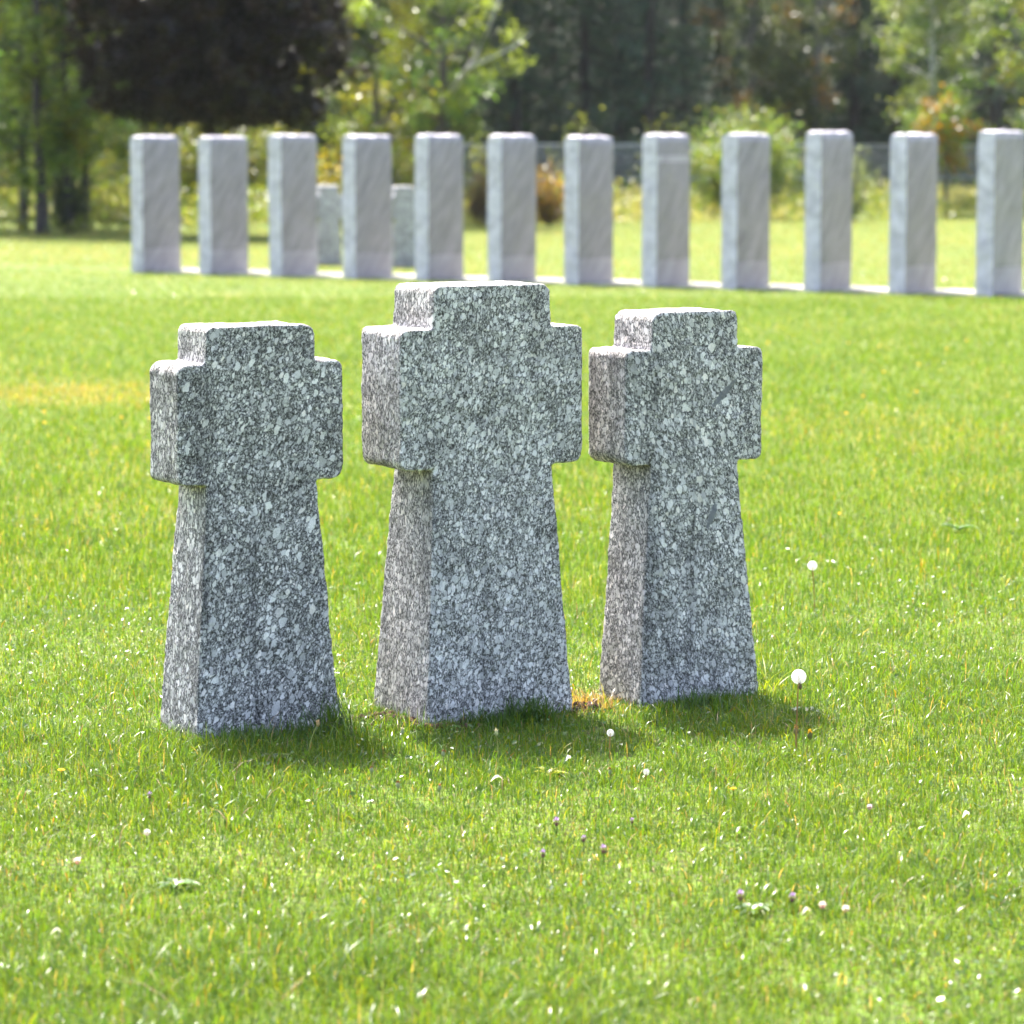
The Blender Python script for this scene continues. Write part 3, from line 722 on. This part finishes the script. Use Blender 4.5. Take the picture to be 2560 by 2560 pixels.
def rosette(px, label, n, L, col, seed, name='broadleaf_weed'):
    gx, gy = ground(*px); rng = np.random.RandomState(seed); s = Soup()
    for k in range(n):
        a = k * 2.4 + rng.uniform(-.3, .3); d = np.array([math.cos(a), math.sin(a), 0]); t = np.array([-d[1], d[0], 0]); ll = L * rng.uniform(.65, 1.15); up = rng.uniform(.3, 1.1)
        rows = []
        for q in range(6):
            u = q / 5; c = d * ll * u + np.array([0, 0, .008 + ll * up * (u - .75 * u * u)])
            ww = ll * .19 * math.sin(math.pi * min(1, .12 + .88 * u ** .8)) * (1 + .25 * math.sin(u * 19 + k))
            rows += [c - t * ww + (0, 0, ww * .35), c, c + t * ww + (0, 0, ww * .35)]
        s.add(rows, [(3 * i + j, 3 * i + j + 1, 3 * i + j + 4, 3 * i + j + 3) for i in range(5) for j in range(2)], None, np.array(col) * rng.uniform(.75, 1.25))
    o = link(name, s.mesh(name, M_GRASS, True)); o.location = (gx, gy, 0); tag(o, label, 'weed', 'broadleaf weeds in the lawn')
rosette((440, 2225), 'broadleaf weed with glossy leaves in the left foreground', 8, .055, (.075, .15, .03), 1)
rosette((690, 1905), 'greyish weed leaves in the shadow of the left cross', 9, .05, (.13, .18, .12), 2)
rosette((2010, 1792), 'dark toothed weed leaves at the right corner of the right cross', 10, .06, (.045, .10, .018), 3)
rosette((1120, 1835), 'low weed leaves growing at the left foot of the middle cross', 9, .045, (.06, .13, .02), 4)
rosette((1370, 1945), 'yellowing weed leaves in front of the middle cross shadow', 8, .05, (.24, .26, .02), 5)
rosette((1880, 2290), 'weed leaves under the pair of purple flowers in the right foreground', 10, .05, (.08, .15, .03), 6)
rosette((2395, 1330), 'dark green weed with pale glints far right in the lawn', 10, .085, (.05, .12, .03), 7)
rosette((590, 1925), 'small yellow green weed below the left cross', 7, .04, (.22, .25, .02), 8)

def dry_leaf(px, label, L, rz, col=(.72, .66, .5)):
    gx, gy = ground(*px); s = Soup(); rows = []
    for q in range(7):
        u = q / 6; ww = L * .17 * math.sin(math.pi * (.06 + .9 * u)); z = .035 + .012 * math.sin(u * 3)
        rows += [(L * (u - .5), -ww, z + ww * .5), (L * (u - .5), 0, z), (L * (u - .5), ww, z + ww * .5)]
    s.add(rows, [(3 * i + j, 3 * i + j + 1, 3 * i + j + 4, 3 * i + j + 3) for i in range(6) for j in range(2)], None, col)
    o = link('fallen_leaf', s.mesh('fallen_leaf', M_PETAL, True)); o.location = (gx, gy, 0); o.rotation_euler = (.25, 0, rz); tag(o, label, 'leaf', 'dry leaves lying in the lawn')
dry_leaf((1240, 1984), 'dry straw coloured leaf lying below the middle cross', .034, .3)
dry_leaf((2007, 2322), 'pale cream dry leaf under the purple flowers in the right foreground', .026, .7, (.62, .58, .44))
dry_leaf((140, 2375), 'long white dry leaf in the lower left foreground', .026, .35, (.6, .56, .4))
dry_leaf((1412, 1932), 'pale dry leaf stuck upright in front of the middle cross shadow', .025, 1.1, (.8, .78, .68))
dry_leaf((2405, 2075), 'pale dry leaf far right in the foreground lawn', .028, .9, (.82, .8, .72))

# bare soil at the foot of the middle cross
rng = np.random.RandomState(3); s = Soup()
for (px, n, sx, sy) in (((985, 1806), 90, .05, .03), ((1075, 1826), 70, .06, .02), ((1440, 1775), 60, .045, .03)):
    gx, gy = ground(*px)
    for k in range(n):
        c = np.array([gx + rng.normal(0, sx), gy + rng.normal(0, sy), rng.uniform(0, .016)]); r = rng.uniform(.004, .013)
        if inside_cross(np.array([c[0]]), np.array([c[1]]), .004)[0]: continue
        s.tube([c - (0, 0, r), c - (0, 0, r * .5), c + (0, 0, r * .5), c + (0, 0, r)], [r * .3, r, r * .9, r * .2], 6, np.array([.10, .062, .045]) * rng.uniform(.6, 1.5))
soil = link('soil', s.mesh('soil', M_SOIL, True)); tag(soil, 'crumbs of bare brown soil at the foot of the middle cross', 'soil', kind='stuff')

# ------------------------------------------------------------------ trees and shrubs
def branch_skeleton(rng, h, r0, n_br, z0, reach, up, wob=.04, lean=(0, 0)):
    n = 10; t = np.linspace(0, 1, n)
    trunk = np.stack([lean[0] * t * h + np.cumsum(rng.normal(0, wob * h / n, n)), lean[1] * t * h + np.cumsum(rng.normal(0, wob * h / n, n)), h * t], 1); trunk[0, :2] = 0
    rad = r0 * (1 - .92 * t ** .9); rad[0] *= 1.35
    brs = []
    for k in range(n_br):
        u = z0 + (1 - z0) * (k + rng.uniform(0, .9)) / n_br * .96
        b = np.array([np.interp(u, t, trunk[:, i]) for i in range(3)])
        a = k * 2.4 + rng.uniform(-.5, .5); L = reach(u) * rng.uniform(.75, 1.1)
        v = np.linspace(0, 1, 6); e = up + rng.uniform(-.15, .15)
        pts = b + np.stack([math.cos(a) * L * v, math.sin(a) * L * v, L * e * v * (1 - .35 * v)], 1) + rng.normal(0, .03 * L, (6, 3)) * v[:, None]
        brs.append((pts, max(.008, np.interp(u, t, rad) * .5)))
    return trunk, rad, brs
def pick(rng, pal, n, jit=.3):
    pal = np.array(pal); return pal[rng.randint(0, len(pal), n)] * rng.uniform(1 - jit, 1 + jit, n)[:, None]

def broad_tree(name, h, r0, rad, z0, pal, bark, seed, n_leaf=9000, leaf=.11, n_br=26, mat=None, clump=.45, up=.45, dome=None, lean=(0, 0), droop=0., gap=.0, fill=0):
    rng = np.random.RandomState(seed)
    prof = dome or (lambda u: rad * (math.sin(math.pi * min(1, max(.02, (u - z0) / (1.02 - z0)) ** .75)) * .9 + .15))
    trunk, tr, brs = branch_skeleton(rng, h, r0, n_br, z0, prof, up, lean=lean)
    e = empty(name, (0, 0, 0))
    s = Soup(); s.tube(trunk, tr, 9, bark)
    for pts, r in brs: s.tube(pts, np.linspace(r, .006, 6), 5, bark)
    link('trunk', s.mesh('trunk', M_BARK, True), e)
    cs, cc = [], []
    for pts, r in brs:
        for v in np.linspace(.3, 1.05, 6):
            c = np.array([np.interp(v, np.linspace(0, 1, 6), pts[:, i]) for i in range(3)]) + rng.normal(0, clump * .35, 3)
            if rng.uniform() > gap: cs.append(c)
    for k in range(fill):                        # twigs right through the crown and out to its rim
        u = rng.uniform(z0, .97); R = prof(u) * 1.06 * rng.uniform(0, 1) ** .4; a = rng.uniform(0, 6.283)
        cs.append(np.array([R * math.cos(a), R * math.sin(a), u * h]))
    cs = np.array(cs); per = n_leaf // len(cs)
    P = np.repeat(cs, per, axis=0) + rng.normal(0, clump * .5, (per * len(cs), 3)) * np.array([1, 1, .8])
    if droop: P[:, 2] -= np.abs(rng.normal(0, droop, len(P)))
    ids = np.repeat(np.arange(len(cs)), per)[P[:, 2] > .25]; P = P[P[:, 2] > .25]
    col = pick(rng, pal, len(cs), .3)[ids] * rng.uniform(.75, 1.3, len(P))[:, None]         # whole sprays share a tone, leaves vary
    cr = Soup(); cr.leaves(P, leaf, col, .6, droop=droop, rng=rng)
    link('crown', cr.mesh('crown', mat or M_LEAF), e)
    return e

def spruce(name, h, r0, rad, seed, pal, z0=.1, whorls=34, n_per=330):
    rng = np.random.RandomState(seed); e = empty(name, (0, 0, 0))
    s = Soup(); t = np.linspace(0, 1, 9)
    s.tube(np.stack([t * 0, t * 0, h * t], 1), r0 * (1 - .95 * t), 8, (.06, .05, .045))
    cr = Soup(); P, cl = [], []
    for w_ in range(whorls):
        u = z0 + (1 - z0) * w_ / whorls; R = rad * (1 - u) ** .8 + .2
        for k in range(6):
            a = rng.uniform(0, 2 * math.pi); L = R * rng.uniform(.7, 1.1); v = np.linspace(0, 1, 5)
            base = np.array([0, 0, h * u])
            pts = base + np.stack([math.cos(a) * L * v, math.sin(a) * L * v, -L * .45 * v + L * .2 * v ** 3], 1)
            s.tube(pts, np.linspace(.022, .005, 5), 4, (.05, .046, .04))
            n = n_per // 6
            q = rng.uniform(.12 if u > .22 else .5, 1.02, n)
            pp = base + np.stack([math.cos(a) * L * q, math.sin(a) * L * q, -L * .45 * q + L * .2 * q ** 3], 1) + rng.normal(0, .1, (n, 3)); pp[:, 2] -= np.abs(rng.normal(0, .16, n))
            P.append(pp)
    P = np.concatenate(P)
    link('trunk', s.mesh('trunk', M_BARK, True), e)
    cr.leaves(P, .2, pick(rng, pal, len(P)), .28, droop=1.2, flat=.1, rng=rng)
    link('crown', cr.mesh('crown', M_NEEDLE), e)
    return e

def shrub(name, px, py, width, h, pal, seed, label, n=7000, leaf=.09, dead=0., mat=None, group='shrubs at the edge of the lawn', cat='shrub', zlow=.05):
    rng = np.random.RandomState(seed); gx, gy = ground(px, py)
    e = empty(name, (gx, gy, 0)); tag(e, label, cat, group)
    s = Soup(); cs = []
    for k in range(22):
        a = rng.uniform(0, 2 * math.pi); R = width / 2 * math.sqrt(rng.uniform(.02, 1)); zt = h * (1 - .55 * (R / (width / 2)) ** 2.2) * rng.uniform(.75, 1.08)
        v = np.linspace(0, 1, 6); pts = np.stack([math.cos(a) * R * v ** .8, math.sin(a) * R * v ** .8, zt * v], 1) + rng.normal(0, .03, (6, 3)) * v[:, None]
        s.tube(pts, np.linspace(.022, .005, 6), 5, (.12, .09, .07))
        for q in np.linspace(.2, 1, 6):
            cs.append([np.interp(q, v, pts[:, i]) for i in range(3)])
    link('stem', s.mesh('stem', M_BARK, True), e)
    cs = np.array(cs); per = n // len(cs)
    P = np.repeat(cs, per, axis=0) + rng.normal(0, .16 * h / 1.5, (per * len(cs), 3)); P = P[P[:, 2] > zlow]
    f = Soup(); f.leaves(P, leaf, pick(rng, pal, len(P)), .6, rng=rng); link('foliage', f.mesh('foliage', mat or M_LEAF), e)
    return e

def put(e, px, D, label, group, cat='tree', rz=None, scale=1.0, first=False):
    o = e if first else copy_tree(e)
    o.location = ((px - 1280) / F_PX * D, D, 0); o.rotation_euler = (0, 0, random.uniform(0, 6.28) if rz is None else rz)
    o.scale = (scale,) * 3
    tag(o, label, cat, group)
    return o

# the dark round crowned tree behind the left pillars
def dome_d(u): return 2.62 * (max(.03, 1 - abs((u - .585) / .36) ** 3.0)) ** .5
dk = broad_tree('copper_tree', 7.4, .15, 2.9, .31, [(.026, .019, .012), (.034, .022, .013), (.030, .028, .014), (.020, .016, .012)], (.07, .055, .05), 41,
                n_leaf=78000, leaf=.14, n_br=110, mat=M_DARKLEAF, clump=.22, fill=900, up=.12, dome=dome_d)
put(dk, 533, 60.5, 'dark purple brown tree with a dense round crown above the left pillars', 'trees on the lawn edge', rz=.4, first=True)

BIRCH = [(.10, .16, .03), (.13, .18, .034), (.15, .19, .036), (.07, .12, .035), (.20, .19, .025)]
MIDG = [(.085, .15, .05), (.12, .18, .05), (.07, .13, .05), (.16, .20, .045)]
YEL = [(.13, .16, .02), (.18, .17, .015), (.10, .14, .02), (.22, .16, .012)]
b1 = broad_tree('leafy_tree', 11, .12, 1.9, .10, MIDG + BIRCH[:3], (.07, .06, .055), 51, n_leaf=8000, leaf=.14, n_br=40, clump=.30, droop=.22, gap=.55)
b2 = broad_tree('leafy_tree', 10, .10, 1.6, .16, BIRCH, (.08, .07, .065), 52, n_leaf=7000, leaf=.14, n_br=38, clump=.30, droop=.25, gap=.55)
LG = 'slim trees along the left edge of the lawn'
put(b1, -60, 65, 'green leafy tree mostly cut off by the left edge of the picture', LG, first=True)
put(b2, 62, 64, 'slim leafy tree with a thin trunk nearest the left edge', LG, first=True)
put(b1, 112, 62, 'slim leafy tree with a straight dark trunk, second from the left edge', LG)
put(b1, 150, 68, 'leafy tree whose trunk stands close behind the dark stump left of the pillars', LG, scale=.95)
put(b2, 178, 63, 'slim tree with a bushy lower trunk, third of the left trunks', LG, scale=.9)
put(b1, 214, 65.5, 'slim tree with a bluish grey trunk, rightmost of the left trunks', LG, scale=.9)
put(b2, 300, 76, 'light green tree seen through the gap left of the first pillar', LG)
put(b2, 640, 80, 'light green tree standing behind the dark round crowned tree', 'trees behind the pillars')

# centre tree with pale limbs
ce = broad_tree('autumn_tree', 9.5, .13, 2.5, .22, YEL[:1] + BIRCH + MIDG, (.10, .085, .075), 61, n_leaf=9000, leaf=.13, n_br=36, clump=.34, up=.5, gap=.5)
lim = Soup()
def limb_pts(pts, D, px0):
    x0 = (px0 - 1280) / F_PX * D
    return np.array([[at_depth(a, b, D - 1.5)[0] - x0, -1.5 * min(1, max(0, (a - px0 - 5) / 60)), at_depth(a, b, D - 1.5)[2]] for a, b in pts])
lim.tube(limb_pts([(1112, 245), (1150, 195), (1190, 140), (1225, 60), (1260, -30)], 69, 1105), [.065, .055, .048, .038, .025], 7, (.42, .40, .36))
lim.tube(limb_pts([(1165, 172), (1215, 150), (1275, 122), (1330, 80)], 69, 1105), [.042, .036, .028, .016], 6, (.42, .40, .36))
link('limb', lim.mesh('limb', M_BARK, True), ce)
put(ce, 1105, 69, 'yellow green tree with two pale limbs leaning right behind the middle pillars', 'trees behind the pillars', rz=0, first=True)
y2 = broad_tree('autumn_tree', 9, .1, 2.0, .1, BIRCH + YEL[:2], (.12, .1, .08), 62, n_leaf=9500, leaf=.13, n_br=40, clump=.34, droop=.2, gap=.4)
put(y2, 945, 73, 'bright yellow green tree just right of the dark round crowned tree', 'trees behind the pillars', first=True)

# right hand side
lb = broad_tree('birch', 11, .10, 1.55, .14, [(.10, .15, .04), (.13, .17, .05), (.08, .13, .04), (.15, .17, .04)], (.50, .48, .44), 71, n_leaf=13000, leaf=.12, n_br=46, clump=.34, up=.7, droop=.12)
put(lb, 2318, 83, 'light green birch with a pale trunk rising behind the pillar second from right', 'trees behind the pillars', first=True)
orr = broad_tree('orange_tree', 3.0, .07, .85, .48, [(.32, .14, .015), (.24, .18, .02), (.10, .15, .03), (.09, .14, .03), (.12, .16, .03), (.08, .13, .03)], (.10, .09, .085), 72, n_leaf=2600, leaf=.12, n_br=16, clump=.32, up=.35)
put(orr, 2361, 79, 'small orange leaved tree with a thin dark trunk between the last two pillars', 'trees behind the pillars', first=True)
fr = broad_tree('autumn_tree', 10, .16, 2.0, .24, YEL[:3] + MIDG, (.06, .05, .05), 73, n_leaf=9000, leaf=.12, n_br=30, clump=.45, gap=.3)
put(fr, 2590, 84, 'yellow leaved tree with a dark trunk at the right edge of the picture', 'trees behind the pillars', first=True)
og = broad_tree('leafy_tree', 11, .12, 1.8, .2, [(.055, .08, .045), (.045, .065, .04), (.07, .09, .045), (.06, .08, .04), (.09, .10, .05), (.06, .085, .045), (.05, .07, .04), (.075, .095, .045), (.065, .085, .04), (.16, .09, .03)], (.16, .15, .14), 74, n_leaf=11000, leaf=.13, n_br=36, clump=.36, droop=.2, gap=.3)
put(og, 2030, 92, 'grey green tree with a few orange leaves right of the round shrub', 'trees behind the pillars', first=True)
put(og, 1880, 95, 'grey green tree standing directly above the round shrub', 'trees behind the pillars')

shrub('round_shrub', 1848, 548, 3.1, 2.75, BIRCH + MIDG[:2] + [(.15, .16, .03)], 81, 'big round yellow green shrub behind the pillars on the right', n=15000, leaf=.1)
shrub('rusty_shrub', 1372, 566, .95, 1.35, [(.26, .11, .03), (.2, .1, .04), (.16, .14, .03), (.22, .16, .02)], 82, 'rusty orange shrub between the sixth and seventh pillars', n=2600, leaf=.08)
shrub('brown_shrub', 1206, 566, .75, 1.35, [(.12, .08, .05), (.16, .1, .06), (.10, .1, .04)], 83, 'dark brown shrub just left of the sixth pillar', n=2200, leaf=.08)
shrub('yellow_shrub', 828, 575, 1.3, 1.55, [(.24, .16, .015), (.2, .17, .02), (.12, .15, .025)], 84, 'orange yellow shrub behind the far cross left of the fourth pillar', n=3000, leaf=.09)
shrub('grey_shrub', 2120, 556, 1.2, 1.7, [(.14, .17, .09), (.10, .13, .07)], 85, 'pale grey green shrub between the tenth and eleventh pillars', n=3000, leaf=.08)
shrub('dark_shrub', 172, 582, .7, 1.25, [(.035, .055, .025), (.05, .07, .03)], 86, 'dark bushy stump among the slim trunks on the left', n=2600, leaf=.09)
for (px, py, h_, lb_) in ((1215, 560, 2.3, 'sapling with pale leaves left of the sixth pillar top'), (1450, 556, 2.6, 'sapling with a light leafy tip above the seventh pillar'), (1660, 550, 2.5, 'thin sapling tip just left of the round shrub')):
    shrub('sapling', px, py, .5, h_, [(.13, .16, .05), (.16, .17, .04)], int(px), lb_, n=700, leaf=.11, group='saplings behind the pillars', cat='sapling', zlow=.3)

for (px, py, w_, h_) in ((20, 552, 1.6, 1.6), (268, 556, 1.9, 1.8), (352, 553, 1.5, 2.5), (480, 551, 1.6, 2.3), (640, 552, 1.6, 2.6), (742, 553, 1.7, 1.8), (985, 556, 1.6, 2.0)):
    shrub('hazel_bush', px, py, w_, h_, [(.12, .15, .04), (.16, .17, .035), (.09, .13, .04), (.20, .18, .03)], 300 + px, 'sunlit green bush with yellowing leaves showing in a gap between the left pillars and trunks', n=3200, leaf=.12, group='sunlit bushes behind the left pillars', cat='bush')

# the wood behind: individual trees
SPR = [(.030, .062, .042), (.042, .075, .046), (.022, .046, .036), (.052, .082, .042)]
sprs = [spruce('spruce', 17, .22, 2.9, 91, SPR), spruce('spruce', 15, .19, 2.5, 92, SPR, z0=.06), spruce('spruce', 18, .24, 3.1, 93, SPR, z0=.16)]
wl = [broad_tree('wood_tree', 14, .16, 2.6, .08, [(.05, .08, .03), (.07, .105, .034), (.04, .065, .03), (.10, .125, .035)], (.09, .08, .07), 94, n_leaf=15000, leaf=.15, n_br=46, clump=.6, droop=.2),
      broad_tree('wood_tree', 13, .15, 2.4, .12, [(.08, .115, .035), (.065, .10, .035), (.12, .14, .035), (.05, .08, .035)], (.11, .10, .09), 95, n_leaf=14000, leaf=.14, n_br=44, clump=.55, droop=.25)]
SG, WG = 'dark spruces in the wood behind the fence', 'broadleaf trees in the wood'
used = set()
for k, (px, D) in enumerate([(1190, 94), (1290, 90), (1375, 96), (1460, 91), (1545, 94), (1620, 89), (1700, 96), (1790, 100), (1950, 102), (2130, 98), (2230, 101), (2480, 93), (2560, 97), (1080, 98)]):
    q = k % 3; put(sprs[q], px, D, 'tall dark spruce in the shaded wood behind the wire fence', SG, first=q not in used, scale=random.uniform(.9, 1.1)); used.add(q)
used = set()
for k, (px, D) in enumerate([(-120, 82), (20, 86), (130, 83), (250, 90), (370, 86), (480, 92), (590, 88), (720, 92), (830, 87), (930, 93), (1030, 88), (2400, 104), (2640, 100), (-10, 96)]):
    q = k % 2; put(wl[q], px, D, 'green broadleaf tree in the wood behind the left and right tree rows', WG, first=q not in used, scale=random.uniform(.9, 1.15)); used.add(q)

# farther wood that reads as one mass
rng = np.random.RandomState(12); s = Soup()
for row, D in enumerate((108, 116, 126)):
    for x in np.arange(-34, 36, 3.3):
        xx = x + rng.uniform(-1, 1); dd = D + rng.uniform(-3, 3) ; hh = rng.uniform(13, 19); rr = rng.uniform(1.8, 2.6)
        s.tube([(xx, dd, 0), (xx, dd, hh * .5), (xx, dd, hh)], [.2, .15, .03], 6, (.07, .06, .05))
        n = 4200; u = rng.uniform(.02, 1, n); a = rng.uniform(0, 6.283, n); R = rr * np.sqrt(rng.uniform(0, 1, n)) * (1 - u ** 3)
        s.leaves(np.stack([xx + np.cos(a) * R, dd + np.sin(a) * R, hh * u], 1), .42, pick(rng, SPR + [(.04, .06, .026)], n), .5, flat=.2, rng=rng)
wood = link('far_wood', s.mesh('far_wood', M_NEEDLE)); tag(wood, 'far dark wood closing the view behind all the trees', 'wood', kind='stuff')

# tall meadow plants between the lawn and the wood
rng = np.random.RandomState(14); s = Soup(); n = 60000
xx = rng.uniform(-20, 24, n); dd = lawn_edge(xx) + 1.0 + rng.uniform(0, 1, n) ** 1.4 * 20
cl = vnoise(xx * .6, dd * .4, 41); kp = rng.uniform(size=n) < .25 + cl; xx, dd, cl = xx[kp], dd[kp], cl[kp]; n = len(xx)
hh = (.25 + (.95 + .55 * np.clip(-xx / 6, 0, 1)) * cl * rng.uniform(.4, 1, n)) * np.clip((dd - lawn_edge(xx)) / 3, .35, 1)
P = np.stack([xx, dd, hh * rng.uniform(.25, 1, n)], 1)
pal = np.array([(.12, .16, .03), (.17, .18, .03), (.09, .14, .035), (.22, .21, .09), (.26, .24, .14), (.18, .16, .05)])
ci = np.clip((vnoise(xx * .35 + 9, dd * .3, 42) * 6 + rng.normal(0, 1.2, n)).astype(int), 0, 5)
s.leaves(P, .15, pal[ci] * rng.uniform(.75, 1.25, n)[:, None], .35, droop=-2.0, flat=.0, rng=rng)
md = link('meadow', s.mesh('meadow', M_LEAF)); tag(md, 'tall yellow green meadow plants between lawn and wood', 'meadow plants', kind='stuff')

# wire fence in front of the wood
f0, f1 = np.array([-1.9, lawn_edge(-1.9) + 12]), np.array([26.0, lawn_edge(26.) + 6])
fe = empty('wire_fence', (*f0, 0)); tag(fe, 'grey blue wire mesh fence on posts along the edge of the wood', 'fence')
L = np.linalg.norm(f1 - f0); u = (f1 - f0) / L
fe.rotation_euler = (0, 0, math.atan2(u[1], u[0]))
GZ = (.36, .39, .43)
pm = Soup(); pm.box((-.03, -.03, -.1), (.03, .03, 2.0), GZ); pmesh = pm.mesh('post', M_METAL)
x = 0.0
while x < L:
    o = link('post', pmesh, fe); o.location = (x, 0, 0); x += 2.5
r = Soup()
for z in (.12, 1.0, 1.9): r.box((0, -.012, z - .016), (L, .012, z + .016), GZ)
link('rail', r.mesh('rail', M_METAL), fe)
wm = Soup()
for x in np.arange(0, L, .07): wm.box((x, -.0165, .05), (x + .006, -.0125, 1.92), GZ)
for z in np.arange(.2, 1.9, .2): wm.box((0, .0125, z), (L, .0165, z + .006), GZ)
link('wire_mesh', wm.mesh('wire_mesh', M_METAL), fe)

# thin air haze round the whole place
hz = Soup(); hz.box((-520, -80, -1), (520, 720, 24))
hm, nt, out = new_mat('haze_air')
vp = N(nt, 'ShaderNodeVolumePrincipled'); vp.inputs['Color'].default_value = (.86, .93, 1, 1); vp.inputs['Density'].default_value = .00008; vp.inputs['Anisotropy'].default_value = .2
nt.links.new(vp.outputs[0], out.inputs['Volume'])
ho = link('haze', hz.mesh('haze', hm)); tag(ho, 'faint haze in the air between the lawn and the wood', 'haze', kind='stuff')
cy.volume_bounces = 0
